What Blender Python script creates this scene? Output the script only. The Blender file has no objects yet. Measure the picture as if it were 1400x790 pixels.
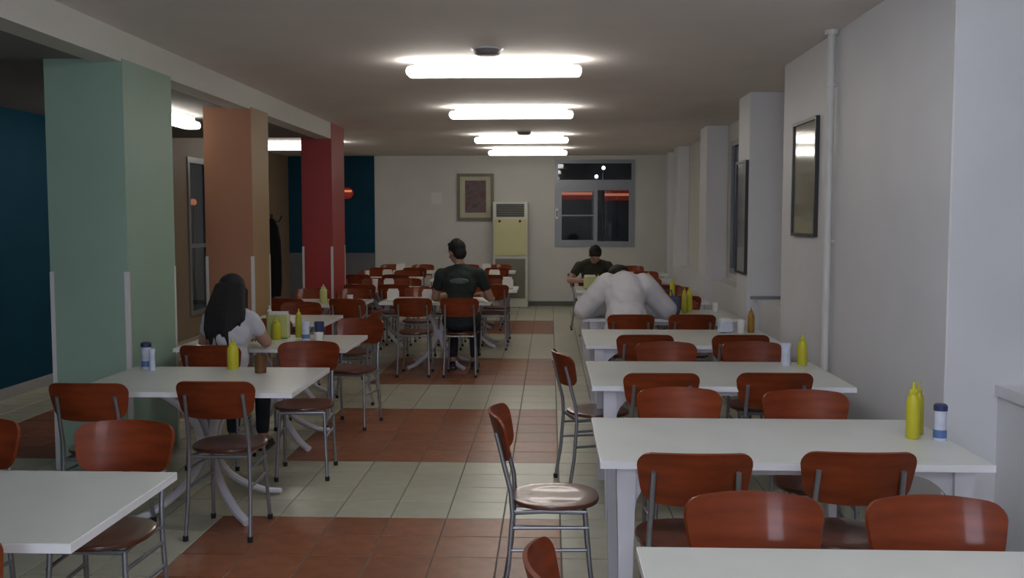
import bpy, bmesh, math, random
from mathutils import Vector, Matrix
R = math.radians; PI = math.pi
random.seed(7)
scene = bpy.context.scene
COL = scene.collection

# ---------------------------------------------------------------- camera, world, exposure
cd = bpy.data.cameras.new('camera'); cam = bpy.data.objects.new('camera', cd); COL.objects.link(cam)
cam.location = (0, 0, 1.65); cam.rotation_euler = (R(90 - 4.055), 0, R(2.217))
cd.sensor_width = 36; cd.lens = 34.457; cd.clip_start = .05; cd.clip_end = 200
scene.camera = cam
w = bpy.data.worlds.new('night'); scene.world = w; w.use_nodes = True
w.node_tree.nodes['Background'].inputs[0].default_value = (.12, .14, .17, 1)
w.node_tree.nodes['Background'].inputs[1].default_value = .12
# bluish fill light added behind the camera to brighten surfaces facing it
al = bpy.data.lights.new('fill_light', 'AREA'); al.shape = 'RECTANGLE'; al.size = 1.6; al.size_y = 1.3; al.energy = 85; al.color = (.72, .80, 1.0)
alo = bpy.data.objects.new('fill_light', al); COL.objects.link(alo); alo.location = (-.75, -3.93, 1.85); alo.rotation_euler = (R(90), 0, 0)
vs = scene.view_settings; vs.view_transform = 'Standard'; vs.look = 'None'; vs.exposure = 0.0; vs.gamma = 1
LAMP = 11.2            # emission strength of the tube diffusers
LAMP_COL = (1.0, .96, .88); LAMP_NEAR = (.84, .89, 1.0)

# ---------------------------------------------------------------- materials
def mat(name, col, rough=.6, var=.08, scale=6, bump=0, metal=0, coat=0, emit=None, es=0, rand=0, stretch=None, spec=.5):
    m = bpy.data.materials.new(name); m.use_nodes = True
    nt = m.node_tree; b = nt.nodes['Principled BSDF']; L = nt.links
    b.inputs['Roughness'].default_value = rough; b.inputs['Metallic'].default_value = metal
    b.inputs['Coat Weight'].default_value = coat; b.inputs['Coat Roughness'].default_value = .10
    b.inputs['Specular IOR Level'].default_value = spec
    tc = nt.nodes.new('ShaderNodeTexCoord'); mp = nt.nodes.new('ShaderNodeMapping')
    L.new(tc.outputs['Object'], mp.inputs[0])
    if stretch: mp.inputs['Scale'].default_value = stretch
    n = nt.nodes.new('ShaderNodeTexNoise'); n.inputs['Scale'].default_value = scale; n.inputs['Detail'].default_value = 4
    L.new(mp.outputs[0], n.inputs['Vector'])
    r = nt.nodes.new('ShaderNodeValToRGB'); L.new(n.outputs['Fac'], r.inputs[0])
    r.color_ramp.elements[0].position = .3; r.color_ramp.elements[1].position = .7
    r.color_ramp.elements[0].color = tuple(c * (1 - var) for c in col) + (1,)
    r.color_ramp.elements[1].color = tuple(min(1, c * (1 + var)) for c in col) + (1,)
    out = r.outputs[0]
    if rand:
        oi = nt.nodes.new('ShaderNodeObjectInfo'); ma = nt.nodes.new('ShaderNodeMapRange')
        L.new(oi.outputs['Random'], ma.inputs['Value']); ma.inputs['To Min'].default_value = 1 - rand; ma.inputs['To Max'].default_value = 1 + rand
        hs = nt.nodes.new('ShaderNodeHueSaturation'); L.new(out, hs.inputs['Color']); L.new(ma.outputs[0], hs.inputs['Value']); out = hs.outputs[0]
    L.new(out, b.inputs['Base Color'])
    if bump:
        bp = nt.nodes.new('ShaderNodeBump'); bp.inputs['Strength'].default_value = bump; bp.inputs['Distance'].default_value = .01
        L.new(n.outputs['Fac'], bp.inputs['Height']); L.new(bp.outputs[0], b.inputs['Normal'])
    if emit:
        b.inputs['Emission Color'].default_value = tuple(emit) + (1,); b.inputs['Emission Strength'].default_value = es
    return m

def glass_mat(name, col, rough=.03):
    m = bpy.data.materials.new(name); m.use_nodes = True; nt = m.node_tree; L = nt.links
    nt.nodes.remove(nt.nodes['Principled BSDF'])
    g = nt.nodes.new('ShaderNodeBsdfGlossy'); g.inputs['Roughness'].default_value = rough
    t = nt.nodes.new('ShaderNodeBsdfTransparent'); t.inputs[0].default_value = tuple(col) + (1,)
    f = nt.nodes.new('ShaderNodeFresnel'); f.inputs[0].default_value = 1.5
    ge = nt.nodes.new('ShaderNodeNewGeometry'); mr = nt.nodes.new('ShaderNodeMapRange'); L.new(ge.outputs['Backfacing'], mr.inputs['Value'])
    mr.inputs['To Min'].default_value = 1.5; mr.inputs['To Max'].default_value = 1/1.5; L.new(mr.outputs[0], f.inputs[0])
    x = nt.nodes.new('ShaderNodeMixShader'); L.new(f.outputs[0], x.inputs[0]); L.new(t.outputs[0], x.inputs[1]); L.new(g.outputs[0], x.inputs[2])
    L.new(x.outputs[0], nt.nodes['Material Output'].inputs[0])
    return m

M = dict(
    wall=mat('wall_paint', (.61, .60, .555), .55, .03, 2.5, .06),
    column=mat('column_paint', (.70, .70, .715), .5, .03, 2.5, .06),
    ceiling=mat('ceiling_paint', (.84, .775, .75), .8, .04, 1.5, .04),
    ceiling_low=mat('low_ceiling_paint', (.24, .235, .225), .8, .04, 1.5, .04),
    beam=mat('beam_paint', (.70, .69, .63), .6, .03, 2),
    green=mat('mint_green_paint', (.31, .44, .345), .5, .04, 2, .05),
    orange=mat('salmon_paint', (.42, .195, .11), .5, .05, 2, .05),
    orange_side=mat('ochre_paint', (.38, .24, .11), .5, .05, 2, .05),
    red=mat('red_paint', (.34, .028, .026), .5, .05, 2, .05),
    blue=mat('deep_blue_paint', (.004, .050, .090), .65, .10, 2, .05, spec=.15),
    brownwall=mat('brown_paint', (.28, .20, .13), .6, .05, 2),
    guard=mat('corner_guard_plastic', (.70, .68, .68), .35, .03),
    grout=mat('grout', (.20, .18, .15), .9, .1, 20),
    tile_w=mat('cream_tile', (.47, .46, .35), .28, .07, 9, .03, rand=.06),
    tile_b=mat('terracotta_tile', (.275, .10, .046), .32, .22, 11, .03, rand=.10),
    tabletop=mat('white_laminate', (.59, .605, .555), .32, .03, 5, coat=.1),
    edge=mat('lit_edge_band', (.85, .85, .88), .3, .02, 5),  # lighter than the top: light on the edges put into the colour
    tableleg=mat('white_lacquer', (.72, .71, .78), .35, .03, 5),
    plywood=mat('red_brown_veneer', (.195, .036, .010), .42, .22, 5, .02, spec=.18, coat=.20, rand=.12, stretch=(1, 1, 5)),
    seat=mat('brown_veneer_seat', (.12, .036, .020), .28, .20, 5, .02, coat=.45, rand=.12, stretch=(5, 1, 1)),
    steel=mat('grey_steel_tube', (.34, .35, .39), .33, .05, 12, metal=.75),
    rubber=mat('black_rubber', (.015, .015, .015), .7),
    yellow=mat('yellow_plastic', (.56, .51, .025), .35, .05),
    yellow_dark=mat('olive_yellow_plastic', (.42, .38, .03), .35, .05),
    black=mat('black_plastic', (.02, .02, .02), .4),
    navy=mat('navy_plastic', (.03, .04, .12), .4),
    shaker=mat('clear_white_plastic', (.62, .66, .78), .2, .1, 20),
    bluelabel=mat('blue_print', (.10, .18, .40), .4),
    white=mat('white_plastic', (.78, .77, .74), .4, .03),
    paper=mat('napkin_paper', (.78, .75, .70), .8, .05),
    napbox=mat('yellow_green_plastic', (.50, .52, .20), .4, .08),
    brownglass=mat('brown_glass', (.13, .055, .018), .15, .1),
    amber=mat('amber_sauce', (.33, .17, .02), .3, .1),
    alu=mat('grey_aluminium', (.25, .26, .28), .4, .04, 8, metal=.3),
    alu_dark=mat('dark_frame', (.03, .03, .03), .4),
    pipe=mat('pipe_paint', (.66, .65, .62), .45, .03),
    accream=mat('cream_metal', (.52, .50, .25), .4, .05, 3),
    acwhite=mat('off_white_metal', (.58, .57, .50), .4, .04, 3),
    acdark=mat('dark_grille', (.06, .06, .06), .5),
    acgrey=mat('olive_grey_grille', (.19, .19, .14), .5),
    picframe=mat('gilded_dark_frame', (.16, .15, .08), .4, .2, 20),
    passe=mat('cream_mount', (.52, .49, .36), .7),
    coat=mat('black_cloth', (.012, .012, .014), .9, .2, 12),
    bag=mat('blue_cloth', (.07, .09, .17), .9, .1, 12),
    skin=mat('skin', (.42, .24, .17), .5, .05, 8),
    hair=mat('black_hair', (.010, .008, .008), .75, .4, 30, .4, stretch=(4, 4, .5)),
    shirt_white=mat('white_cotton', (.66, .64, .66), .85, .04, 8, .2),
    shirt_grey=mat('pale_grey_cotton', (.55, .55, .58), .85, .04, 8, .2),
    shirt_dark=mat('dark_green_cotton', (.022, .030, .026), .85, .2, 8, .2),
    shirt_olive=mat('dark_olive_cotton', (.035, .035, .018), .85, .2, 8, .2),
    print_=mat('pale_shirt_print', (.09, .12, .12), .8, .3, 30),
    trousers=mat('dark_denim', (.02, .024, .035), .9, .2, 10, .2),
    eye=mat('eye_white', (.6, .6, .6), .2), pupil=mat('dark_iris', (.01, .006, .004), .2),
    lip=mat('lip', (.25, .09, .07), .5),
    lamp=mat('tube_diffuser', (.9, .9, .9), .4, 0, emit=LAMP_COL, es=LAMP),
    lamp_near=mat('tube_diffuser_cool', (.9, .9, .9), .4, 0, emit=LAMP_NEAR, es=LAMP*1.12),
    fixture=mat('lamp_body', (.75, .75, .75), .4, .02),
    detector=mat('grey_plastic', (.20, .17, .17), .5),
    reflected_glow=mat('orange_glow', (.5, .2, .1), .4, 0, emit=(1, .30, .15), es=.62),  # reflected glows made as an emitting colour
    reflected_glow_red=mat('red_glow', (.12, .02, .01), .4, 0, emit=(1, .08, .03), es=.10),
    street=mat('street_lamp_glow', (1, 1, 1), .4, 0, emit=(1, 1, 1), es=6),
    darkout=mat('dark_facade', (.25, .27, .30), .9, .3, 1.5),
    dado=mat('grey_dado', (.14, .15, .17), .5, .05),
    baseb=mat('green_grey_skirting', (.10, .11, .08), .5, .05),
    grey_skirt=mat('grey_skirting', (.33, .33, .33), .5, .05),
)
M['glass'] = glass_mat('window_glass', (.75, .78, .8))
M['picglass'] = glass_mat('picture_glass', (.9, .9, .9), .08)

def portrait_mat():
    m = bpy.data.materials.new('painted_canvas'); m.use_nodes = True; nt = m.node_tree; L = nt.links; b = nt.nodes['Principled BSDF']
    tc = nt.nodes.new('ShaderNodeTexCoord'); n = nt.nodes.new('ShaderNodeTexNoise'); n.inputs['Scale'].default_value = 5; n.inputs['Detail'].default_value = 3
    L.new(tc.outputs['Object'], n.inputs['Vector']); r = nt.nodes.new('ShaderNodeValToRGB'); L.new(n.outputs['Fac'], r.inputs[0])
    e = r.color_ramp.elements; e[0].position = .3; e[0].color = (.05, .055, .02, 1); e[1].position = .7; e[1].color = (.13, .045, .03, 1)
    k = r.color_ramp.elements.new(.5); k.color = (.15, .11, .12, 1)
    L.new(r.outputs[0], b.inputs['Base Color']); b.inputs['Roughness'].default_value = .6
    return m
M['portrait'] = portrait_mat()

# ---------------------------------------------------------------- mesh helpers
def B(): return bmesh.new()
def box(bm, x0, x1, y0, y1, z0, z1):
    v = [bm.verts.new(p) for p in ((x0,y0,z0),(x1,y0,z0),(x1,y1,z0),(x0,y1,z0),(x0,y0,z1),(x1,y0,z1),(x1,y1,z1),(x0,y1,z1))]
    for f in ((0,3,2,1),(4,5,6,7),(0,1,5,4),(1,2,6,5),(2,3,7,6),(3,0,4,7)): bm.faces.new([v[i] for i in f])
    return bm
def bevel(bm, w, seg=2):
    bmesh.ops.bevel(bm, geom=list(bm.edges), offset=w, segments=seg, affect='EDGES', profile=.5); return bm
def tube(bm, pts, r, n=8, cap=True, flat=1.0):
    pts = [Vector(p) for p in pts]; rs = r if isinstance(r, (list, tuple)) else [r] * len(pts)
    rings = []; up = None
    for i, p in enumerate(pts):
        d = (pts[min(i + 1, len(pts) - 1)] - pts[max(i - 1, 0)]).normalized()
        if up is None:
            up = Vector((1, 0, 0)) if abs(d.x) < .8 else Vector((0, 1, 0))
        a = (up - d * up.dot(d)).normalized(); b = d.cross(a); up = a
        rings.append([bm.verts.new(p + (a * math.cos(2*PI*k/n) * flat + b * math.sin(2*PI*k/n)) * rs[i]) for k in range(n)])
    for i in range(len(rings) - 1):
        for k in range(n):
            bm.faces.new((rings[i][k], rings[i][(k+1) % n], rings[i+1][(k+1) % n], rings[i+1][k]))
    if cap:
        bm.faces.new(rings[0][::-1]); bm.faces.new(rings[-1])
    return bm
def lathe(bm, prof, n=16, cx=0, cy=0):
    rings = [[bm.verts.new((cx + r*math.cos(2*PI*k/n), cy + r*math.sin(2*PI*k/n), z)) for k in range(n)] for r, z in prof]
    for i in range(len(rings)-1):
        for k in range(n): bm.faces.new((rings[i][k], rings[i][(k+1) % n], rings[i+1][(k+1) % n], rings[i+1][k]))
    bm.faces.new(rings[0][::-1]); bm.faces.new(rings[-1]); return bm
def ball(bm, c, r, sub=2):
    r = r if isinstance(r, (tuple, list)) else (r, r, r)
    m = Matrix.Translation(c) @ Matrix.Diagonal((r[0], r[1], r[2], 1))
    bmesh.ops.create_icosphere(bm, subdivisions=sub, radius=1, matrix=m); return bm
def tball(bm, c, r, rot, sub=2):
    m = Matrix.Translation(c) @ rot.to_4x4() @ Matrix.Diagonal((r[0], r[1], r[2], 1))
    bmesh.ops.create_icosphere(bm, subdivisions=sub, radius=1, matrix=m); return bm
def limb(bm, a, b, ra, rb, n=14):
    tube(bm, [a, b], [ra, rb], n); ball(bm, a, ra); ball(bm, b, rb)
def prism(bm, poly, axis, a0, a1):
    def P(u, v, a): return {'x': (a, u, v), 'y': (u, a, v), 'z': (u, v, a)}[axis]
    A = [bm.verts.new(P(u, v, a0)) for u, v in poly]; C = [bm.verts.new(P(u, v, a1)) for u, v in poly]
    n = len(poly)
    bm.faces.new(A); bm.faces.new(C[::-1])
    for i in range(n): bm.faces.new((A[i], C[i], C[(i+1) % n], A[(i+1) % n]))
    return bm
def obj(name, bm, m, parent=None, smooth=False, loc=None, rz=0):
    bmesh.ops.recalc_face_normals(bm, faces=list(bm.faces))
    me = bpy.data.meshes.new(name); bm.to_mesh(me); bm.free()
    if smooth:
        for p in me.polygons: p.use_smooth = True
        me.update()
        try: me.set_sharp_from_angle(angle=R(40))
        except Exception: pass
    for mm in (m if isinstance(m, (list, tuple)) else [m]): me.materials.append(M[mm])
    o = bpy.data.objects.new(name, me); COL.objects.link(o)
    if parent: o.parent = parent
    if loc: o.location = loc
    if rz: o.rotation_euler.z = rz
    return o
def tag(o, label, cat, group=None):
    o['label'] = label; o['category'] = cat
    if group: o['group'] = group
    return o
def thing(name, label, cat, loc=(0,0,0), rz=0, group=None):
    o = bpy.data.objects.new(name, None); o.empty_display_size = .1; COL.objects.link(o)
    o.location = loc; o.rotation_euler = (0, 0, rz); return tag(o, label, cat, group)
def struct(name, bm, m, label=None, smooth=False):
    o = obj(name, bm, m, smooth=smooth); o['kind'] = 'structure'
    if label: o['label'] = label
    return o
def dup(o, loc=None, rz=None, label=None, group=None, parent=None):
    c = o.copy(); COL.objects.link(c); c.parent = parent
    if loc is not None: c.location = loc
    if rz is not None: c.rotation_euler = (0, 0, rz)
    if label: c['label'] = label
    if group: c['group'] = group
    for ch in list(o.children): dup(ch, parent=c)
    return c
def cells(bm, put, u0, u1, z0, z1, holes):
    us = sorted({u0, u1, *[h[0] for h in holes], *[h[1] for h in holes]}); zs = sorted({z0, z1, *[h[2] for h in holes], *[h[3] for h in holes]})
    for a, b in zip(us, us[1:]):
        for c, d in zip(zs, zs[1:]):
            mu, mz = (a+b)/2, (c+d)/2
            if not any(h[0] < mu < h[1] and h[2] < mz < h[3] for h in holes): put(bm, a, b, c, d)
    bmesh.ops.remove_doubles(bm, verts=list(bm.verts), dist=1e-5)
    return bm

# ---------------------------------------------------------------- room shell
XL, XR, YB, YF, HC, HL = -5.02, 2.30, 18.74, -4.0, 2.86, 2.68
T = .15
# floor: grout bed with single tiles laid on it
bm = B(); box(bm, XL, XR, YF, YB, -.10, -.004); floor = struct('floor', bm, 'grout', 'tiled canteen floor of cream tiles with terracotta patches')
S = .3135; GX, GY = .06, 5.31
def is_brown(x, y):
    if not (-1.82 < x < .06 or -4.43 < x < -3.2): return False
    if y < 5.31: return y > 3.4
    return 6.56 < y < 8.45 or 9.70 < y < 11.58 or 14.09 < y < 15.97
def px(x, y):   # camera depth along the room, used only to rank tiles by how large they show
    return 700 + (x / max(y, .1)) * 1340 + 52
def tile_bm(cx, cy, sx, sy, bm=None):
    bm = bm or B(); g = .003; h = .0018
    a, b = sx/2 - g, sy/2 - g; z0, z1 = -.004, .0
    lo = [bm.verts.new((cx+i*a, cy+j*b, z0)) for i, j in ((-1,-1),(1,-1),(1,1),(-1,1))]
    hi = [bm.verts.new((cx+i*(a-h), cy+j*(b-h), z1)) for i, j in ((-1,-1),(1,-1),(1,1),(-1,1))]
    bm.faces.new(hi)
    for k in range(4): bm.faces.new((lo[k], lo[(k+1) % 4], hi[(k+1) % 4], hi[k]))
    return bm
tw = tile_bm(0, 0, S, S); tb = tile_bm(0, 0, S, S)
meshes = {}
for nm, b_, mm in (('tile_cream', tw, 'tile_w'), ('tile_terracotta', tb, 'tile_b')):
    me = bpy.data.meshes.new(nm); bmesh.ops.recalc_face_normals(b_, faces=list(b_.faces)); b_.to_mesh(me); b_.free(); me.materials.append(M[mm]); meshes[mm] = me
grid = []
i0 = math.floor((XL - GX) / S); i1 = math.ceil((XR - GX) / S); j0 = math.floor((YF - GY) / S); j1 = math.ceil((YB - GY) / S)
for j in range(j0, j1):
    for i in range(i0, i1):
        x0, x1 = max(XL, GX + i*S), min(XR, GX + (i+1)*S); y0, y1 = max(YF, GY + j*S), min(YB, GY + (j+1)*S)
        cx, cy = (x0+x1)/2, (y0+y1)/2
        if x1-x0 < .02 or y1-y0 < .02: continue
        full = x1-x0 > S - .001 and y1-y0 > S - .001
        sx = px(cx, cy); vis = full and cy > 4.2 and -20 < sx < 1420 and -2.75 < cx < .6 or (full and -5 < cx < -2.75 and 6.3 < cy < 9.5 and sx > 0)
        grid.append((not vis, cy, x0, x1, y0, y1))
grid.sort()
rest = {'tile_w': B(), 'tile_b': B()}
for k, (nv, cy, x0, x1, y0, y1) in enumerate(grid):
    cx = (x0+x1)/2; mm = 'tile_b' if is_brown(cx, cy) else 'tile_w'
    if k < 300 and not nv:
        o = bpy.data.objects.new('tile', meshes[mm]); COL.objects.link(o); o.parent = floor; o.location = (cx, cy, random.uniform(-.0004, .0004))
    else:
        tile_bm(cx, cy, x1-x0, y1-y0, rest[mm])
for mm, b_ in rest.items():
    o = obj('floor_tiles', b_, mm, floor); o['kind'] = 'stuff'

# walls
def put_y(Y0, Y1): return lambda bm, a, b, c, d: box(bm, a, b, Y0, Y1, c, d)
def put_x(X0, X1): return lambda bm, a, b, c, d: box(bm, X0, X1, a, b, c, d)
WB = (.09, 1.60, 1.13, 2.78)           # window in the back wall (x0,x1,z0,z1)
bm = cells(B(), put_y(YB, YB+T), -3.36, XR+T, 0, HC, [WB]); struct('wall_back', bm, 'wall')
bm = B(); box(bm, XL-T, -3.36, YB-.02, YB+T, 0, HC); struct('wall_back_blue', bm, 'blue', 'deep blue stretch of the back wall behind the red pillar')
bm = B(); box(bm, XL, -3.36, YB-.05, YB-.021, 0, .98); box(bm, XL, -3.36, YB-.07, YB-.021, .98, 1.01); struct('trim_1', bm, 'dado', 'grey dado below the blue back wall')
bm = B(); box(bm, -3.36, XR-.2, YB-.015, YB, 0, .09); struct('baseboard_back', bm, 'baseb')
DL = (13.45, 15.0, .30, 2.52)          # tall dark glazed door in the left wall
bm = cells(B(), put_x(XL-T, XL), 11.5, YB, 0, HC, [DL]); struct('wall_left', bm, 'brownwall')
bm = B(); box(bm, XL-T, XL, YF, 11.5, 0, 2.60); struct('wall_left_blue', bm, 'blue', 'deep blue left wall beyond the green pillar')
bm = B(); box(bm, XL-T, XL, YF, 11.5, 2.60, HC); struct('trim_2', bm, 'blue', 'strip above the blue left wall')
bm = B(); box(bm, XL, XL+.02, YF, 12.9, 0, .10); struct('baseboard_left', bm, 'grey_skirt')
bm = B(); box(bm, XL-T, XR+T, YF-T, YF, 0, HC); struct('wall_front', bm, 'wall')
WR1 = (10.9, 12.5, .98, 2.62); WR0 = (2.9, 4.50, 1.04, 2.45)
bm = cells(B(), put_x(XR, XR+T), YF, YB, 0, HC, [WR1, WR0]); struct('wall_right', bm, 'wall')
g = B(); Y0 = YF
for (a, b, c, d) in ((-1.65, -1.55, 1.1, 2.6), (.05, .15, 1.1, 2.6), (-1.55, .05, 1.1, 1.2), (-1.55, .05, 2.5, 2.6)): box(g, a, b, Y0, Y0+.06, c, d)
struct('fill_light_frame', g, 'alu', 'window frame added around the fill light behind the camera')  # unseen frame, added to go with the fill light
# ceilings and beam
bm = B(); box(bm, -2.78, XR+T, YF, YB+T, HC, HC+.1); box(bm, XL-T, -2.78, 12.35, YB+T, HC, HC+.1); struct('ceiling', bm, 'ceiling')
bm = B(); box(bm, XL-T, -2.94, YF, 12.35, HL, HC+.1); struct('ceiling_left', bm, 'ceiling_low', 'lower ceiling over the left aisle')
bm = B(); box(bm, -2.94, -2.75, YF, 12.35, HL-.02, HC); struct('beam', bm, 'beam', 'long pale ceiling beam over the coloured pillars')

# wall piers on the right
for (x0, y0, y1, lab) in ((1.84, 4.60, 7.88, 'long white wall pier carrying the pipe and the narrow framed mirror'), (1.90, 9.50, 10.05, 'white pier after the long one, with a dark poster on its side'),
                     (2.02, 12.85, 13.4, 'white pier halfway down the right wall'), (2.11, 16.4, 16.9, 'white pier just before the back wall, right side')):
    bm = B(); box(bm, x0, XR, y0, y1, 0, HC); bevel(bm, .006, 1); struct('pier', bm, 'column', lab)
bm = B(); box(bm, 2.13, XR, 17.95, 18.3, 0, HC); struct('pier', bm, 'column', 'narrow last pier by the back wall corner')
# sill covers in the recesses between the piers
for k, (y0, y1) in enumerate(((2.2, 4.6), (7.88, 9.5), (10.05, 12.85), (13.4, 16.4))):
    x0 = 2.07 if k == 0 else (2.0 if k == 1 else 2.1); zt = .885
    bm = B(); box(bm, x0+.015, XR, y0, y1, 0, zt-.05); box(bm, x0, XR, y0, y1, zt-.05, zt)
    if k == 0: box(bm, x0-.004, x0+.02, 4.02, 4.05, .05, .60)
    struct('trim_%d' % (3+k), bm, 'column', 'white boxed sill cover along the right wall')
bm = B(); box(bm, 1.93, 2.3, 9.47, 9.50, .885, .915); struct('trim_7', bm, 'alu', 'thin grey ledge across the front of the pier')

# coloured pillars with corner guards
def pillar(x0, x1, y0, y1, zt, m, label, side=None):
    bm = B(); box(bm, x0, x1, y0, y1, 0, zt); bm.faces.ensure_lookup_table()
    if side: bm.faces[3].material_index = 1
    o = struct('pillar', bm, [m, side] if side else m, label)
    for (cx, cy, sx, sy) in ((x0, y0, -1, -1), (x1, y0, 1, -1), (x1, y1, 1, 1)):
        g = B(); w_ = .024; t = .003
        xa, xb = sorted((cx + sx*t, cx - sx*w_)); ya, yb = sorted((cy + sy*t, cy))
        box(g, xa, xb, ya, yb, 0, 1.31)
        xa, xb = sorted((cx + sx*t, cx)); ya, yb = sorted((cy, cy - sy*w_)); box(g, xa, xb, ya, yb, 0, 1.31)
        obj('corner_guard', g, 'guard', o)
    return o
pillar(-3.26, -2.745, 6.27, 7.08, HL, 'green', 'wide mint green square pillar nearest the camera')
pillar(-3.19, -2.745, 8.98, 9.52, HL, 'orange', 'salmon orange square pillar between the green and red ones', 'orange_side')
pillar(-3.13, -2.745, 12.30, 13.05, HC, 'red', 'dark red square pillar at the end of the beam')

# back window
def window(name, put, frame, bars, panes, label, fm='alu'):
    bm = B()
    for (a, b, c, d) in bars: put(bm, a, b, c, d)
    bm.verts.ensure_lookup_table()
    o = struct(name, bm, fm, label)
    return o
x0, x1, z0, z1 = WB
fr = put_y(YB-.02, YB+.06)
win = window('window_1', fr, None, [(x0, x0+.06, z0, z1), (x1-.06, x1, z0, z1), (x0+.06, x1-.06, z1-.07, z1), (x0+.06, x1-.06, z0, z0+.06), (x0+.06, x1-.06, 2.25, 2.40)], None, 'grey aluminium window with a transom in the back wall')
g = B(); box(g, x0+.06, x1-.06, YB+.03, YB+.036, 2.40, z1-.07); obj('pane', g, 'glass', win)
for (a, b, yy, rail) in ((x0+.06, .90, YB-.01, True), (.80, x1-.06, YB+.02, False)):
    g = B(); w_ = .07 if rail else .045
    box(g, a, a+w_, yy-.015, yy+.02, z0+.06, 2.25); box(g, b-w_, b, yy-.015, yy+.02, z0+.06, 2.25)
    box(g, a+w_, b-w_, yy-.015, yy+.02, z0+.06, z0+.06+w_); box(g, a+w_, b-w_, yy-.015, yy+.02, 2.25-w_, 2.25)
    if rail: box(g, a+w_, b-w_, yy-.005, yy+.01, 1.715, 1.74)
    s = obj('sash', g, 'alu', win)
    g = B(); box(g, a+w_, b-w_, yy, yy+.005, z0+.06+w_, 2.25-w_); obj('pane', g, 'glass', s)
g = B(); box(g, x0+.01, x0+.07, YB-.05, YB-.02, 1.66, 1.86); bevel(g, .01); h = obj('handle', g, 'white', win)
g = B(); box(g, x0+.03, x0+.05, YB-.056, YB-.045, 1.70, 1.82); obj('latch', g, 'black', h)
# right windows
def side_window(name, Y0, Y1, Z0, Z1, label, n=2):
    p = put_x(XR-.03, XR+.05)
    bm = B()
    for (a, b, c, d) in ((Y0, Y0+.06, Z0, Z1), (Y1-.06, Y1, Z0, Z1), (Y0+.06, Y1-.06, Z0, Z0+.06), (Y0+.06, Y1-.06, Z1-.06, Z1), ((Y0+Y1)/2-.03, (Y0+Y1)/2+.03, Z0+.06, Z1-.06)): p(bm, a, b, c, d)
    o = struct(name, bm, 'alu', label); m_ = (Y0+Y1)/2
    for a, b in ((Y0+.06, m_-.03), (m_+.03, Y1-.06)):
        g = B(); box(g, XR, XR+.006, a, b, Z0+.06, Z1-.06); obj('pane', g, 'glass', o)
side_window('window_2', *WR1, 'grey framed window in the recess between two piers')
side_window('window_3', *WR0, 'grey framed window at the near end of the right wall')
# left glazed door
bm = B()
for (a, b, c, d) in ((13.45, 13.53, .30, 2.52), (14.92, 15.0, .30, 2.52), (13.53, 14.92, 2.44, 2.52), (13.53, 14.92, .30, .36), (14.2, 14.26, .36, 2.44), (13.53, 14.2, 1.25, 1.31)): box(bm, XL-.05, XL+.015, a, b, c, d)
door = struct('door_1', bm, 'alu', 'tall dark glazed opening with a pale frame in the left wall')
for a, b, c, d in ((13.53, 14.2, .36, 1.25), (13.53, 14.2, 1.31, 2.44), (14.26, 14.92, .36, 2.44)):
    g = B(); box(g, XL-.01, XL-.004, a, b, c, d); obj('pane', g, 'glass', door)

# ---------------------------------------------------------------- outside: facades behind the glass, and glows added in place of reflections
bm = B(); box(bm, -6, 9, 28, 28.4, -3, 8); box(bm, 2, 9, 25, 25.3, -3, 1.2); tag(obj('building', bm, 'darkout'), 'dark building across the street behind the back window', 'building')
bm = B(); box(bm, -12.4, -12, 6, 26, -3, 8); tag(obj('building', bm, 'darkout'), 'dark building outside the glazed door in the left wall', 'building')
bm = B(); box(bm, 9, 9.4, -3, 18, -3, 8); tag(obj('building', bm, 'darkout'), 'dark building outside the right wall windows', 'building')
def reflected_glow(x0, x1, y, z, label):  # glowing strip added in place of a heater reflection in the pane
    t = thing('glow_strip', label, 'glow_stand_in', ((x0+x1)/2, y, z), 0)
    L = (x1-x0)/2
    bm = B(); box(bm, -L, L, .03, .08, -.14, .14); obj('backing', bm, 'reflected_glow_red', t)
    bm = B(); tube(bm, [(-L+.03, 0, .02), (L-.03, 0, .02)], .035); obj('tube', bm, 'reflected_glow', t)
reflected_glow(.28, 1.27, 27.91, 2.36, 'orange strip added for a heater reflection in the left sash of the back window')
reflected_glow(1.50, 2.54, 27.91, 2.33, 'orange strip added for a heater reflection in the right sash of the back window')
t = thing('pole_light', 'small red light added for a reflection in the glazed left door', 'lamp', (-7.2, 19.6, -3))  # small light on a pole, added for a red reflection
g = B(); tube(g, [(0, 0, 0), (0, 0, 5.0)], .03); obj('pole', g, 'darkout', t)
g = B(); ball(g, (0, 0, 5.0), .07); obj('lantern', g, 'reflected_glow', t, True)  # pole and lantern only carry the added red reflection
for k, (x, z, lab) in enumerate(((1.43, 3.03, 'upper right white street light behind the window transom'), (1.24, 2.80, 'lower left white street light behind the window transom'))):
    t = thing('pole_light', lab, 'lamp', (x, 26.5, -3))
    g = B(); tube(g, [(0, 0, 0), (0, 0, z+2.95)], .03); obj('pole', g, 'darkout', t)
    g = B(); ball(g, (0, 0, z+3.0), .05); obj('lantern', g, 'street', t, True)
# red glow added for a reflection on the blue part of the back wall
t = thing('wall_glow', 'red glow added for a reflection on the blue wall right of the red pillar', 'lamp', (-3.88, YB-.02, 2.15))
g = B(); ball(g, (0, -.06, 0), (.13, .06, .11), 3); obj('halo', g, 'reflected_glow_red', t, True)
g = B(); tube(g, [(-.11, -.13, .04), (.11, -.13, .04)], .018); obj('tube', g, 'reflected_glow', t, True)

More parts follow.
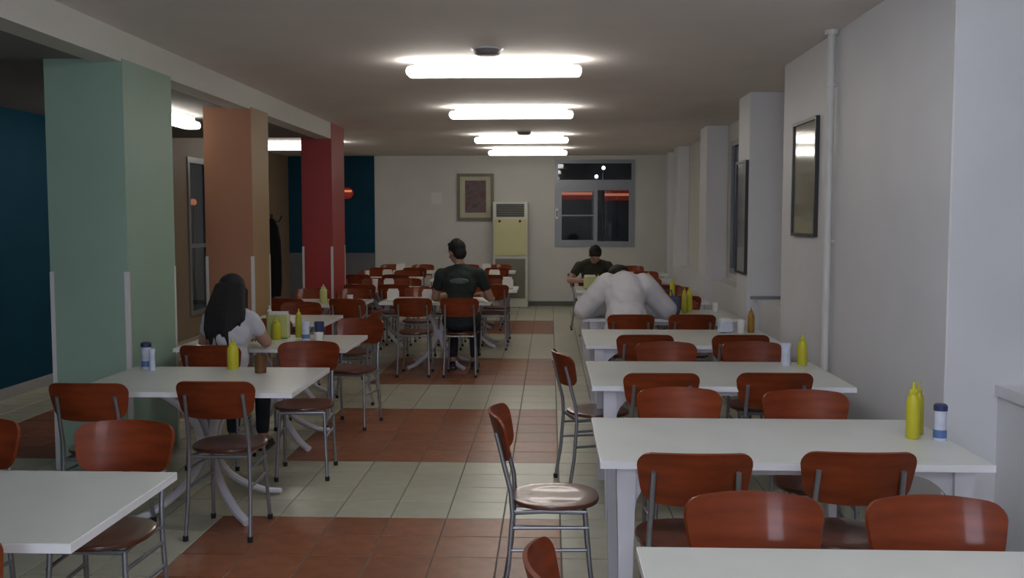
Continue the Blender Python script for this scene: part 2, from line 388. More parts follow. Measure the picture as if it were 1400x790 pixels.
# ---------------------------------------------------------------- ceiling lamps
def lamp_proto(name, m):
    t = bpy.data.objects.new('ceiling_lamp', None); COL.objects.link(t); t.empty_display_size = .1; t['category'] = 'lamp'
    g = B(); box(g, -.60, .60, -.045, .045, -.05, 0); obj('housing', g, 'fixture', t)
    g = B(); box(g, -.665, .665, -.085, .085, -.125, -.05); bevel(g, .03, 3); obj('diffuser', g, m, t, True)
    return t
lf = lamp_proto('ceiling_lamp', 'lamp'); ln = lamp_proto('ceiling_lamp', 'lamp_near')
spots = [(-.43, 7.55, 0, 'nearest and largest of the four tube lamps on the main ceiling'), (-.42, 10.65, 0, 'second tube lamp from the camera on the main ceiling'),
         (-.41, 14.05, 0, 'third tube lamp from the camera on the main ceiling'), (-.38, 16.72, 0, 'farthest tube lamp on the main ceiling, by the back wall'),
         (-3.93, 15.3, 0, 'tube lamp half hidden between the orange and red pillars')]
first = True
for x, y, rz, lab in spots:
    o = lf if first else dup(lf); first = False
    o.location = (x, y, HC); o.rotation_euler.z = rz; o['label'] = lab; o['group'] = 'tube lamps on the ceiling'
o = dup(lf); o.location = (-3.60, 9.18, HL); o.rotation_euler.z = PI/2; o['label'] = 'tube lamp over the left aisle seen right of the green pillar'
first = True
for x, y, z, lab in ((-.43, 4.2, HC, 'tube lamp on the main ceiling just above the view'), (-.43, .9, HC, 'tube lamp on the main ceiling above the camera'), (-.43, -2.3, HC, 'tube lamp on the main ceiling behind the camera'), (1.05, 2.9, HC, 'added tube lamp, out of view, over the nearest right table'), (1.05, .2, HC, 'added tube lamp, out of view, right of the camera')):  # last two are unseen lamps added to brighten the near right side
    o = ln if first else dup(ln); first = False
    o.location = (x, y, z); o['label'] = lab
for x, y, lab in ((-.45, 7.05, 'round grey detector on the ceiling before the nearest tube lamp'), (-.36, 13.6, 'round grey detector on the ceiling before the third tube lamp')):
    t = thing('smoke_detector', lab, 'detector', (x, y, HC))
    g = B(); lathe(g, [(.11, -.012), (.12, 0)], 24); obj('base', g, 'fixture', t)
    g = B(); lathe(g, [(.06, -.05), (.09, -.04), (.10, -.012)], 24); obj('cover', g, 'detector', t, True)

# ---------------------------------------------------------------- things on the walls
g = B(); tube(g, [(1.80, 6.45, 0), (1.80, 6.45, HC)], .026, 12)
t = thing('wall_pipe', 'white vertical pipe running up the long pier to the ceiling', 'pipe', (1.80, 6.45, 0))
g = B(); tube(g, [(0, 0, 0), (0, 0, HC-.01)], .026, 14); obj('tube', g, 'pipe', t, True)
for z in (.5, 1.5, 2.5):
    g = B(); lathe(g, [(.032, z), (.032, z+.02)], 14); box(g, 0, .04, -.01, .01, z, z+.02); obj('clip', g, 'pipe', t)
g = B(); lathe(g, [(.04, HC-.03), (.045, HC-.002)], 16); obj('collar', g, 'pipe', t)
def wall_frame(name, label, cat, x, y0, y1, z0, z1, f, d, fm, inner):
    t = thing(name, label, cat, (x, (y0+y1)/2, z0)); h = (y1-y0)/2; H_ = z1-z0
    g = B(); box(g, -d, 0, -h, -h+f, 0, H_); box(g, -d, 0, h-f, h, 0, H_); box(g, -d, 0, -h+f, h-f, 0, f); box(g, -d, 0, -h+f, h-f, H_-f, H_); obj('frame', g, fm, t)
    g = B(); box(g, -d*.4, -.002, -h+f, h-f, f, H_-f); obj('picture', g, inner, t)
    g = B(); box(g, -d*.6, -d*.5, -h+f, h-f, f, H_-f); obj('glass', g, 'picglass', t)
wall_frame('framed_picture', 'narrow glazed picture in a dark frame beside the white pipe', 'picture', 1.84, 6.83, 7.48, 1.53, 2.36, .022, .028, 'alu_dark', 'passe')
wall_frame('framed_picture', 'dark glazed poster on the side of the second pier', 'picture', 1.90, 9.52, 10.03, 1.12, 2.22, .02, .03, 'alu_dark', 'darkout')
# painting on the back wall
t = thing('framed_painting', 'gilt-framed brown painting with cream mount on the back wall', 'painting', (-1.42, YB, 1.63))
W2, H2 = .35, .89
g = B(); f = .055
box(g, -W2, -W2+f, -.05, 0, 0, H2); box(g, W2-f, W2, -.05, 0, 0, H2); box(g, -W2+f, W2-f, -.05, 0, 0, f); box(g, -W2+f, W2-f, -.05, 0, H2-f, H2); obj('frame', g, 'picframe', t)
g = B(); box(g, -W2+f, W2-f, -.02, 0, f, H2-f); obj('mount', g, 'passe', t)
g = B(); box(g, -.20, .20, -.026, -.02, .15, .76); obj('canvas', g, 'portrait', t)
g = B(); box(g, -2.27, -2.07, YB-.004, YB, 1.95, 2.17); tag(obj('paper_notice', g, 'beam'), 'small faint white notice on the back wall left of the painting', 'notice')
# standing air conditioner
t = thing('air_conditioner', 'tall cream floor-standing air conditioner below the painting', 'air conditioner', (-.74, 18.5, 0))
g = B(); box(g, -.33, .33, -.2, .22, 0, 1.98); bevel(g, .02); obj('body', g, 'acwhite', t)
g = B(); box(g, -.30, .30, -.215, -.2, .98, 1.66); obj('front_panel', g, 'accream', t)
g = B(); box(g, -.26, .26, -.21, -.2, 1.70, 1.94); gr = obj('outlet', g, 'acdark', t)
for k in range(5):
    g = B(); box(g, -.25, .25, -.225, -.21, 1.735+k*.042, 1.745+k*.042); obj('slat', g, 'acgrey', gr)
g = B(); box(g, -.28, .28, -.21, -.2, .18, .92); gr = obj('intake_grille', g, 'acgrey', t)
for k in range(14):
    g = B(); box(g, -.27, .27, -.218, -.21, .21+k*.05, .222+k*.05); obj('slat', g, 'acgrey', gr)
for x in (-.2, .18):
    g = B(); ball(g, (x, -.22, 1.62), .025); obj('knob', g, 'brownglass', t, True)
# coat stand with a black coat
t = thing('coat_stand', 'dark coat stand between the orange and red pillars', 'coat stand', (-3.72, 13.0, 0))
g = B(); tube(g, [(0, 0, .02), (0, 0, 1.72)], .02); obj('pole', g, 'black', t)
for k in range(3):
    a = k*2*PI/3 + .4; g = B(); tube(g, [(0, 0, .12), (.15*math.cos(a), .15*math.sin(a), .06), (.25*math.cos(a), .25*math.sin(a), .013)], .013); obj('leg', g, 'black', t)
g = B(); tube(g, [(-.14, 0, 1.70), (-.10, 0, 1.62), (0, 0, 1.64), (.10, 0, 1.62), (.14, 0, 1.70)], .01); obj('hook', g, 'black', t)
g = B(); lathe(g, [(.10, .62), (.12, .8), (.13, 1.1), (.12, 1.35), (.09, 1.55), (.035, 1.66)], 20)
for v in g.verts:
    a = math.atan2(v.co.y, v.co.x); k = 1 + .12*math.sin(a*5 + v.co.z*3); v.co.x *= k*1.0; v.co.y *= k*.7
o = obj('coat', g, 'coat', None, True, loc=(-3.72, 13.0, 0)); tag(o, 'black coat hanging from the coat stand', 'coat')

# ---------------------------------------------------------------- chairs
SAG = .066
def back_y(s, z): return -.165 - SAG*(1-(s/.2075)**2) - (z-.64)*.27
def backrest_bm():
    bm = B(); NZ, NX = 14, 18; zt, zb = .828, .648; hh = zt - zb; rc = .048; th = .012
    ts = [0, .02, .06, .12, .2, .3, .42, .54, .66, .76, .84, .91, .96, .985, 1.0]
    def pt(u, t, side):
        W = .172 + (.2075-.172)*(t**.6); d1 = (1-t)*hh; d0 = t*hh; w_ = W
        if d1 < rc: w_ -= rc - math.sqrt(max(0, rc*rc-(rc-d1)**2))
        if d0 < .045: w_ -= .045 - math.sqrt(max(0, .045**2-(.045-d0)**2))
        s = u*w_; z = zb + t*hh + .010*t*(1-(s/.2075)**2) - .010*(1-t)*(1-(s/.2075)**2)
        y = back_y(s, z); nx = 2*SAG*s/.2075**2; n_ = Vector((nx, -1, -.27)).normalized()
        p = Vector((s, y, z)) + n_*(th/2*side); return p
    lay = []
    for side in (1, -1):
        lay.append([[bm.verts.new(pt(-1+2*i/NX, t, side)) for i in range(NX+1)] for t in ts])
    for k, g in enumerate(lay):
        for j in range(len(ts)-1):
            for i in range(NX):
                bm.faces.new((g[j][i], g[j][i+1], g[j+1][i+1], g[j+1][i]))
    a, b = lay; n = len(ts)-1
    for j in range(n):
        bm.faces.new((a[j][0], b[j][0], b[j+1][0], a[j+1][0])); bm.faces.new((a[j][NX], b[j][NX], b[j+1][NX], a[j+1][NX]))
    for i in range(NX):
        bm.faces.new((a[0][i], a[0][i+1], b[0][i+1], b[0][i])); bm.faces.new((a[n][i], a[n][i+1], b[n][i+1], b[n][i]))
    return bm
def seat_bm():
    bm = B(); n = 28; rows = []
    prof = [(.0, .444), (.6, .442), (.9, .443), (.985, .449), (1.0, .457), (.985, .466), (.9, .468), (.6, .463), (0, .460)]
    def rad(a):
        c, s = abs(math.cos(a)), abs(math.sin(a)); p = 2.4
        return .19 / ((c**p + s**p)**(1/p))
    for k, z in prof:
        if k == 0: rows.append([bm.verts.new((0, 0, z))]); continue
        rows.append([bm.verts.new((rad(2*PI*i/n)*k*math.cos(2*PI*i/n), rad(2*PI*i/n)*k*math.sin(2*PI*i/n), z)) for i in range(n)])
    for j in range(len(rows)-1):
        A, C = rows[j], rows[j+1]
        for i in range(n):
            if len(A) == 1: bm.faces.new((A[0], C[i], C[(i+1) % n]))
            elif len(C) == 1: bm.faces.new((A[i], A[(i+1) % n], C[0]))
            else: bm.faces.new((A[i], A[(i+1) % n], C[(i+1) % n], C[i]))
    return bm
def make_chair():
    t = bpy.data.objects.new('canteen_chair', None); COL.objects.link(t); t.empty_display_size = .1; t['category'] = 'chair'
    obj('seat', seat_bm(), 'seat', t, True)
    obj('backrest', backrest_bm(), 'plywood', t, True)
    for s in (-1, 1):
        yb = back_y(.15, .77) - .016
        g = B(); tube(g, [(s*.148, yb, .765), (s*.15, back_y(.15, .70)-.017, .70), (s*.152, back_y(.15, .64)-.017, .63), (s*.155, -.185, .52), (s*.158, -.178, .42), (s*.163, -.195, .2), (s*.168, -.225, .02)], .0105, 10)
        l = obj('leg', g, 'steel', t, True)
        g = B(); lathe(g, [(.014, 0), (.0145, .028)], 10, s*.168, -.226); obj('foot_cap', g, 'rubber', l)
        g = B(); tube(g, [(s*.140, .125, .43), (s*.150, .145, .2), (s*.158, .165, .02)], .0105, 10)
        l = obj('leg', g, 'steel', t, True)
        g = B(); lathe(g, [(.014, 0), (.0145, .028)], 10, s*.159, .166); obj('foot_cap', g, 'rubber', l)
    g = B(); z = .428
    tube(g, [(-.155, -.175, z), (-.13, -.05, z), (-.14, .125, z), (.14, .125, z), (.13, -.05, z), (.155, -.175, z), (-.155, -.175, z)], .010, 8)
    obj('seat_frame', g, 'steel', t, True)
    for zz in (.365, .27):
        for s in (-1, 1):
            a = .160 if zz > .3 else .162
            g = B(); tube(g, [(s*a, -.185, zz), (s*.146, .138, zz)], .008, 8); obj('stretcher', g, 'steel', t, True)
    return t
chair0 = make_chair(); chair_used = False
def chair(x, y, face, label, group):
    """x, y is the seat centre, face the compass angle the sitter looks to (90 = towards the back wall)"""
    global chair_used
    o = dup(chair0) if chair_used else chair0; chair_used = True
    o.location = (x, y, 0); o.rotation_euler = (0, 0, R(face-90)); o['label'] = label; o['group'] = group
    return o
def cb(x, yb, face, label, group, tw=0):
    """chair given by its backrest centre line"""
    a = R(face); chair(x + .235*math.cos(a), yb + .235*math.sin(a), face+tw, label, group)

# ---------------------------------------------------------------- tables
def tabletop(t, w, d, zt=.75, th=.028):
    g = B(); box(g, -w/2+.003, w/2-.003, -d/2+.003, d/2-.003, zt-th, zt); obj('tabletop', g, 'tabletop', t)
    g = B(); z0, z1 = zt-th, zt-.002
    box(g, -w/2, w/2, -d/2, -d/2+.003, z0, z1); box(g, -w/2, w/2, d/2-.003, d/2, z0, z1); box(g, -w/2, -w/2+.003, -d/2+.003, d/2-.003, z0, z1); box(g, w/2-.003, w/2, -d/2+.003, d/2-.003, z0, z1)
    obj('edge_band', g, 'edge', t)
def right_table(x0, x1, y0, y1, label, group='long white tables along the right wall'):
    w, d = x1-x0, y1-y0
    t = thing('dining_table', label, 'table', ((x0+x1)/2, (y0+y1)/2, 0), 0, group)
    tabletop(t, w, d); zt = .722
    for sx in (-1, 1):
        for sy in (-1, 1):
            g = B(); cx, cy = sx*(w/2-.10), sy*(d/2-.065)
            tube(g, [(cx, cy, 0), (cx, cy, .45), (cx, cy, zt)], [.030, .042, .052], 4)
            bmesh.ops.rotate(g, verts=list(g.verts), cent=(cx, cy, 0), matrix=Matrix.Rotation(PI/4, 3, 'Z'))
            for ax in ('x', 'y'):
                q = [(0, zt), (0, zt-.17)]; L_ = .17
                for k in range(7):
                    a = k/6*PI/2; q.append((.035 + L_*(1-math.cos(a)), zt-.17 + (.17-.025)*math.sin(a)))
                q.append((.035+L_, zt))
                s = sx if ax == 'x' else sy
                poly = [((cx if ax == 'x' else cy) - s*u, v) for u, v in q]
                if ax == 'x': prism(g, poly, 'y', cy-.011, cy+.011)
                else: prism(g, poly, 'x', cx-.011, cx+.011)
            obj('leg', g, 'tableleg', t)
    g = B(); ax, ay = w/2-.10, d/2-.065
    for sy in (-1, 1): box(g, -ax+.2, ax-.2, sy*ay-.011, sy*ay+.011, zt-.03, zt)
    for sx in (-1, 1): box(g, sx*ax-.011, sx*ax+.011, -ay+.2, ay-.2, zt-.03, zt)
    obj('apron', g, 'tableleg', t)
def left_table(x0, x1, y0, y1, label, group='white pedestal tables on the left'):
    w, d = x1-x0, y1-y0
    t = thing('pedestal_table', label, 'table', ((x0+x1)/2, (y0+y1)/2, 0), 0, group)
    tabletop(t, w, d)
    for k in range(4):
        a = PI/4 + k*PI/2; c, s = math.cos(a), math.sin(a); g = B(); pts = []
        for i in range(17):
            z = .72*(1-i/16); u = (z-.36)/.36
            r = .045 + (.26 if u > 0 else .40)*abs(u)**2.3
            pts.append((c*r, s*r, max(z, .018)))
        tube(g, pts, .019, 8, flat=1.3); obj('leg', g, 'tableleg', t, True)
    g = B(); lathe(g, [(.035, .30), (.05, .33), (.05, .39), (.035, .42)], 14); obj('hub', g, 'tableleg', t, True)
    g = B(); box(g, -.24, .24, -.03, .03, .705, .722); box(g, -.03, .03, -.24, .24, .704, .721); obj('top_bracket', g, 'tableleg', t)

RG = 'long white tables along the right wall'
right_table(.24, 1.68, 1.82, 2.66, 'nearest white table at the bottom right corner of the view')
right_table(.19, 1.64, 3.61, 4.43, 'white table on the right beside the sill cover, second from the camera')
right_table(.23, 1.65, 5.28, 6.22, 'white table on the right under the white pipe, third from the camera')
right_table(.26, 1.70, 7.02, 8.04, 'white table on the right just before the man in the white shirt')
right_table(.30, 1.75, 8.90, 9.80, 'white table the man in the white shirt leans over')
right_table(.32, 1.75, 10.75, 11.65, 'white table beyond the man in the white shirt')
right_table(.34, 1.80, 12.45, 13.30, 'white table in front of the far man in dark olive')
right_table(.62, 1.85, 14.25, 15.10, 'white table behind the far man in dark olive')
right_table(.55, 1.95, 16.15, 17.0, 'farthest white table on the right below the back window')
left_table(-2.55, -1.33, 2.62, 3.40, 'nearest white table at the left edge of the view')
left_table(-2.54, -1.34, 5.0, 5.88, 'white pedestal table in front of the green pillar')
left_table(-2.64, -1.42, 6.73, 7.56, 'white pedestal table the woman in white sits at')
left_table(-2.70, -1.95, 8.40, 9.15, 'small white pedestal table beside the orange pillar')
left_table(-1.86, -.64, 10.55, 11.35, 'white pedestal table the man in the dark shirt sits at')
left_table(-3.15, -2.00, 10.22, 11.02, 'white pedestal table between the orange and red pillars')
left_table(-1.62, -.42, 12.40, 13.20, 'white pedestal table behind the man in the dark shirt')
left_table(-2.95+.3, -1.75, 12.40, 13.20, 'white pedestal table right of the red pillar')
left_table(-1.80, -.60, 14.6, 15.4, 'white pedestal table two rows before the air conditioner')
left_table(-3.20, -2.00, 14.6, 15.4, 'white pedestal table behind the red pillar')
left_table(-1.80, -.60, 16.7, 17.4, 'white pedestal table right before the air conditioner')
left_table(-3.20, -2.00, 16.7, 17.4, 'white pedestal table before the blue back wall')

G1 = 'chairs at the tables along the right wall'; G2 = 'chairs at the pedestal tables on the left'; G3 = 'chairs standing at the table ends in the aisle'
N, F = 90, -90
# nearest right table, far side
cb(.60, 2.87, F, 'orange-red plywood chair facing the camera behind nearest right table, left one', G1)
cb(1.12, 2.85, F, 'orange-red plywood chair facing the camera behind nearest right table, right one', G1)
cb(.515, 3.42, N, 'dark chair seen from behind at second right table, left of two', G1)
cb(1.10, 3.46, N, 'dark chair seen from behind at second right table, right of two', G1)
cb(.62, 4.70, F, 'red-brown chair facing camera beyond the second right table, left of two', G1)
cb(1.21, 4.66, F, 'red-brown chair facing camera beyond the second right table, right of two', G1)
cb(.60, 5.22, N, 'dark chair seen from behind at third right table under the pipe, left of two', G1)
cb(1.21, 5.25, N, 'dark chair seen from behind at third right table under the pipe, right of two', G1)
cb(.77, 6.50, F, 'red-brown chair facing camera beyond the third right table, left of two', G1)
cb(1.34, 6.53, F, 'red-brown chair facing camera beyond the third right table, right of two', G1)
cb(.68, 6.96, N, 'chair seen from behind at fourth right table, left of two', G1)
cb(1.36, 6.98, N, 'chair seen from behind at fourth right table, right of two', G1)
cb(.70, 8.44, N, 'red-brown chair the man in the white shirt sits on', G1)
cb(1.23, 8.46, N, 'empty red-brown chair to the right of the man in the white shirt', G1)
cb(1.30, 10.05, F, 'chair across the table from the man in white, right side', G1)
cb(.62, 10.08, F, 'chair across the table from the man in white, left side', G1)
cb(1.42, 10.52, N, 'chair with its back to us at table beyond the man in white, right', G1)
cb(.8, 10.52, N, 'chair with its back to us at table beyond the man in white, left', G1)
cb(1.5, 11.95, F, 'chair facing us beyond the sixth right table, right side', G1)
cb(.8, 11.97, F, 'chair facing us beyond the sixth right table, left side', G1)
cb(1.45, 12.25, N, 'chair with its back to us before the far man in dark olive', G1)
cb(.60, 13.80, F, 'chair the far man in dark olive sits on', G1)
cb(1.35, 13.68, F, 'empty chair on the right of the far man in dark olive', G1)
cb(1.5, 15.45, F, 'chair facing us at the table behind the far man', G1)
cb(1.45, 17.3, F, 'chair facing us at the farthest right table', G1)
# aisle chairs, seen from the side
chair(.225, 2.33, 2, 'orange-red chair end in the aisle at the bottom of the view', G3)
chair(.025, 4.17, 0, 'chair in the aisle seen from the side at the second right table', G3)
chair(.30, 6.08, 14, 'chair in the aisle turned sideways at the end of the third right table', G3)
chair(.55, 14.75, 0, 'far chair seen from the side in the aisle near the back window', G3)
# left tables
cb(-1.70, 3.83, F, 'orange-brown chair facing camera beyond the nearest left table, right one', G2)
cb(-2.34, 3.85, F, 'chair cut by the left edge of the view beyond the nearest left table', G2)
cb(-1.635, 2.44, N, 'chair just cut by the left edge before the nearest left table', G2)
cb(-1.70, 4.86, N, 'dark chair seen from behind in front of green pillar table, right of two', G2)
cb(-2.32, 4.78, N, 'dark chair seen from behind in front of green pillar table, left of two', G2)
cb(-1.58, 6.44, F, 'large dark chair facing camera at the right end of green pillar table', G2, 6)
cb(-2.22, 6.27, N, 'dark brown chair the woman in white sits on', G2)
cb(-1.58, 7.95, F, 'chair facing camera beyond the woman\'s table, right side', G2, -8)
cb(-2.3, 7.90, F, 'chair facing camera beyond the woman\'s table, left side', G2)
chair(-1.80, 8.75, 180, 'chair drawn up to the right end of small table by orange pillar', G2)
cb(-2.45, 9.55, F, 'chair facing us behind the small table by orange pillar', G2)
cb(-1.43, 10.12, N, 'empty chair seen from behind just left of the man in the dark shirt', G2)
cb(-.94, 10.12, N, 'reddish chair the man in the dark shirt sits on', G2)
cb(-2.05, 10.0, N, 'turned dark chair, second to the left of the dark-shirted man', G2, -12)
cb(-2.75, 10.02, N, 'chair seen from behind between the orange and red pillars', G2)
cb(-1.02, 11.82, F, 'empty chair facing us across from the man in the dark shirt', G2)
cb(-1.55, 11.72, F, 'empty chair next to the man in the dark shirt', G2)
cb(-2.3, 11.42, F, 'chair facing us just in front of the red pillar', G2)
cb(-2.8, 11.42, F, 'chair facing us at the foot of the red pillar', G2)
for k, (x0, y0, y1, nm) in enumerate(((-1.62, 12.40, 13.20, 'table behind the man in the dark shirt'), (-2.65, 12.40, 13.20, 'table right of the red pillar'),
                      (-1.80, 14.6, 15.4, 'table two rows before the air conditioner'), (-3.20, 14.6, 15.4, 'table behind the red pillar'),
                      (-1.80, 16.7, 17.4, 'table right before the air conditioner'), (-3.20, 16.7, 17.4, 'table before the blue back wall'))):
    wd = .90 if k == 1 else 1.2
    for q, fx in (('left', .27), ('right', .75)):
        cb(x0+wd*fx, y0-.12, N, 'small %s chair, back to us, at %s' % (q, nm), G2)
        cb(x0+wd*fx, y1+.30, F, 'small %s chair, facing us, at %s' % (q, nm), G2)

# ---------------------------------------------------------------- things on the tables
TZ = .7502
def bottle(x, y, h=.22, r=.026, m='yellow', cap='yellow', label='', cat='bottle', group='squeeze bottles on the tables', z=TZ):
    t = thing('squeeze_bottle', label, cat, (x, y, z), 0, group)
    g = B(); lathe(g, [(r*.9, 0), (r, .006), (r, h*.62), (r*.93, h*.70), (r*.6, h*.78)], 18); obj('body', g, m, t, True)
    g = B(); lathe(g, [(r*.66, h*.78), (r*.66, h*.84), (r*.30, h*.87), (r*.13, h)], 14); obj('nozzle', g, cap, t, True)
def shaker(x, y, h=.135, r=.023, label='', cap='navy', band=True):
    t = thing('shaker', label, 'shaker', (x, y, TZ), 0, 'shakers on the tables')
    g = B(); lathe(g, [(r, 0), (r*1.02, .006), (r*.9, h*.5), (r*.95, h*.82)], 16); obj('body', g, 'shaker', t, True)
    g = B(); lathe(g, [(r*1.05, h*.82), (r*1.05, h*.96), (r*.8, h)], 16); obj('lid', g, cap, t, True)
    if band:
        g = B(); lathe(g, [(r*1.03, h*.08), (r*1.0, h*.30)], 16); obj('label_band', g, 'bluelabel', t, True)
def cup(x, y, h, r, m, label, name='cup', cat='cup', r0=None):
    g = B(); r0 = r0 or r*.8
    lathe(g, [(r0, 0), (r, h), (r*.9, h), (r0*.85, .01)], 16); o = obj(name, g, m, None, True, loc=(x, y, TZ)); return tag(o, label, cat)
def napkins(x, y, s, m, label, h=.11, d=.09):
    t = thing('napkin_holder', label, 'napkin holder', (x, y, TZ), 0)
    g = B(); box(g, -s/2, s/2, -d/2, -d/2+.006, 0, h); box(g, -s/2, s/2, d/2-.006, d/2, 0, h); box(g, -s/2, s/2, -d/2, d/2, 0, .006); obj('holder', g, m, t)
    g = B()
    for k in range(6):
        yy = -d/2 + .012 + k*(d-.024)/5; box(g, -s/2+.01, s/2-.01, yy-.003, yy+.003, .007, h+.015+.006*(k % 2))
    obj('napkins', g, 'paper', t)
bottle(1.495, 4.05, .235, .027, label='bright yellow squeeze bottle on the second right table')
bottle(1.545, 4.13, .225, .024, 'yellow_dark', 'yellow_dark', label='olive yellow squeeze bottle just behind the bright one on second right table')
shaker(1.595, 4.02, .15, .026, 'white shaker with navy cap on the second right table')
bottle(1.565, 6.10, .19, .030, label='yellow squeeze bottle on the third right table by the pipe')
shaker(1.46, 6.08, .14, .03, 'pale shaker beside the yellow bottle on the third right table', 'shaker', False)
bottle(1.605, 7.85, .20, .028, 'amber', 'amber', 'brown amber sauce bottle on the fourth right table'.replace('brown ', 'brown '), 'bottle', 'squeeze bottles on the tables')
cup(1.52, 7.82, .10, .032, 'white', 'white cup on the fourth right table beside the amber bottle')
napkins(1.40, 7.85, .10, 'shaker', 'grey napkin holder left of the white cup on fourth right table', .09)
bottle(1.36, 9.60, .25, .030, label='tall yellow squeeze bottle right of the man in the white shirt')
bottle(1.30, 9.50, .25, .028, 'yellow_dark', 'yellow_dark', 'olive yellow squeeze bottle right beside the tall yellow one')
cup(1.62, 9.62, .09, .03, 'white', 'white cup at the wall end of the man in white\'s table')
bottle(.62, 12.6, .20, .04, 'yellow', 'yellow', 'wide yellow bottle in front of the far man in olive')
napkins(.52, 12.75, .16, 'napbox', 'yellow-green napkin box in front of the far man in olive', .16)
bottle(1.42, 11.4, .22, .03, label='yellow squeeze bottle two tables beyond the man in white')
bottle(1.30, 13.0, .22, .03, label='yellow squeeze bottle right of the far man in olive')
cup(.95, 9.2, .09, .035, 'white', 'white cup in front of the man in the white shirt')
# left
bottle(-1.91, 5.80, .185, .034, label='yellow squeeze bottle on the table before the green pillar')
cup(-1.70, 5.66, .105, .036, 'brownglass', 'short brown glass of tea on the table before the green pillar', 'glass', 'glass', .034)
shaker(-2.44, 5.80, .16, .030, 'white shaker with dark cap against the green pillar')
shaker(-2.38, 5.74, .13, .018, 'slim clear shaker next to the one by green pillar', 'shaker', False)
napkins(-2.06, 7.35, .15, 'napbox', 'yellow-green napkin holder on the woman\'s table', .18)
bottle(-2.05, 7.25, .17, .034, label='yellow squeeze bottle in front of napkin holder on the woman\'s table')
bottle(-1.92, 7.40, .22, .026, 'yellow_dark', 'yellow', label='olive bottle with yellow tip on the woman\'s table')
bottle(-2.16, 7.45, .24, .026, 'napbox', 'white', label='pale green bottle with white tip on the woman\'s table')
shaker(-1.83, 7.25, .14, .030, 'white shaker with pale lid on the woman\'s table', 'shaker')
cup(-1.74, 7.30, .13, .038, 'navy', 'dark mug on the woman\'s table', 'mug', 'mug')
cup(-1.70, 7.12, .07, .034, 'white', 'small white cup at the right end of the woman\'s table')
# far left
bottle(-1.22, 10.7, .20, .030, label='yellow squeeze bottle in front of the dark-shirted man')
napkins(-1.35, 10.75, .11, 'paper', 'white napkin holder in front of the dark-shirted man')
napkins(-1.74, 10.8, .12, 'paper', 'white napkin holder at the left end of the dark-shirted man\'s table')
bottle(-2.45, 10.5, .20, .04, 'napbox', 'napbox', 'pale yellow-green bottle between the orange and red pillars')
cup(-2.15, 10.45, .09, .035, 'white', 'white cup on the table between the orange and red pillars')
napkins(-.55, 12.8, .14, 'paper', 'white napkin holder at the right end of table behind dark-shirted man')
bottle(-1.2, 12.8, .20, .03, 'white', 'white', 'white squeeze bottle on the table behind the dark-shirted man')
napkins(-2.1, 12.7, .12, 'paper', 'white napkin holder on the table right of the red pillar')
cup(-2.3, 12.8, .12, .04, 'white', 'white cup on the table right of the red pillar')
napkins(-.85, 15.0, .16, 'paper', 'white napkin holder two rows before the air conditioner')
cup(-1.3, 15.0, .14, .04, 'paper', 'cream cup two rows before the air conditioner')
napkins(-2.5, 15.0, .14, 'paper', 'white napkin holder on the table behind the red pillar')
cup(-2.8, 14.9, .12, .04, 'white', 'white cup on the table behind the red pillar')
napkins(-2.6, 17.0, .15, 'paper', 'white napkin holder before the blue back wall')
napkins(-1.1, 17.0, .15, 'paper', 'white napkin holder right before the air conditioner')
g = B(); box(g, -.13, .13, -.07, .07, 0, .18); bevel(g, .03, 3); t = thing('bag', 'dark blue cloth bag on the table right of the man in white', 'bag', (1.10, 9.30, TZ))
obj('body', g, 'bag', t, True)
g = B(); tube(g, [(-.06, 0, .17), (-.05, 0, .23), (.05, 0, .23), (.06, 0, .17)], .008); obj('strap', g, 'bag', t, True)

# ---------------------------------------------------------------- people
def remesh(bm, vox, smooth=4, keep=1.0):
    bmesh.ops.recalc_face_normals(bm, faces=list(bm.faces))
    me = bpy.data.meshes.new('tmp'); bm.to_mesh(me); bm.free()
    o = bpy.data.objects.new('tmp', me); COL.objects.link(o)
    m = o.modifiers.new('r', 'REMESH'); m.mode = 'VOXEL'; m.voxel_size = vox
    if smooth: s = o.modifiers.new('s', 'SMOOTH'); s.factor = .5; s.iterations = smooth
    dg = bpy.context.evaluated_depsgraph_get(); e = o.evaluated_get(dg); r = bpy.data.meshes.new_from_object(e, depsgraph=dg)
    bpy.data.objects.remove(o); bpy.data.meshes.remove(me)
    for p in r.polygons: p.use_smooth = True
    return r
def mobj(name, me, m, parent):
    me.name = name; me.materials.clear(); me.materials.append(M[m]); o = bpy.data.objects.new(name, me); COL.objects.link(o); o.parent = parent; return o
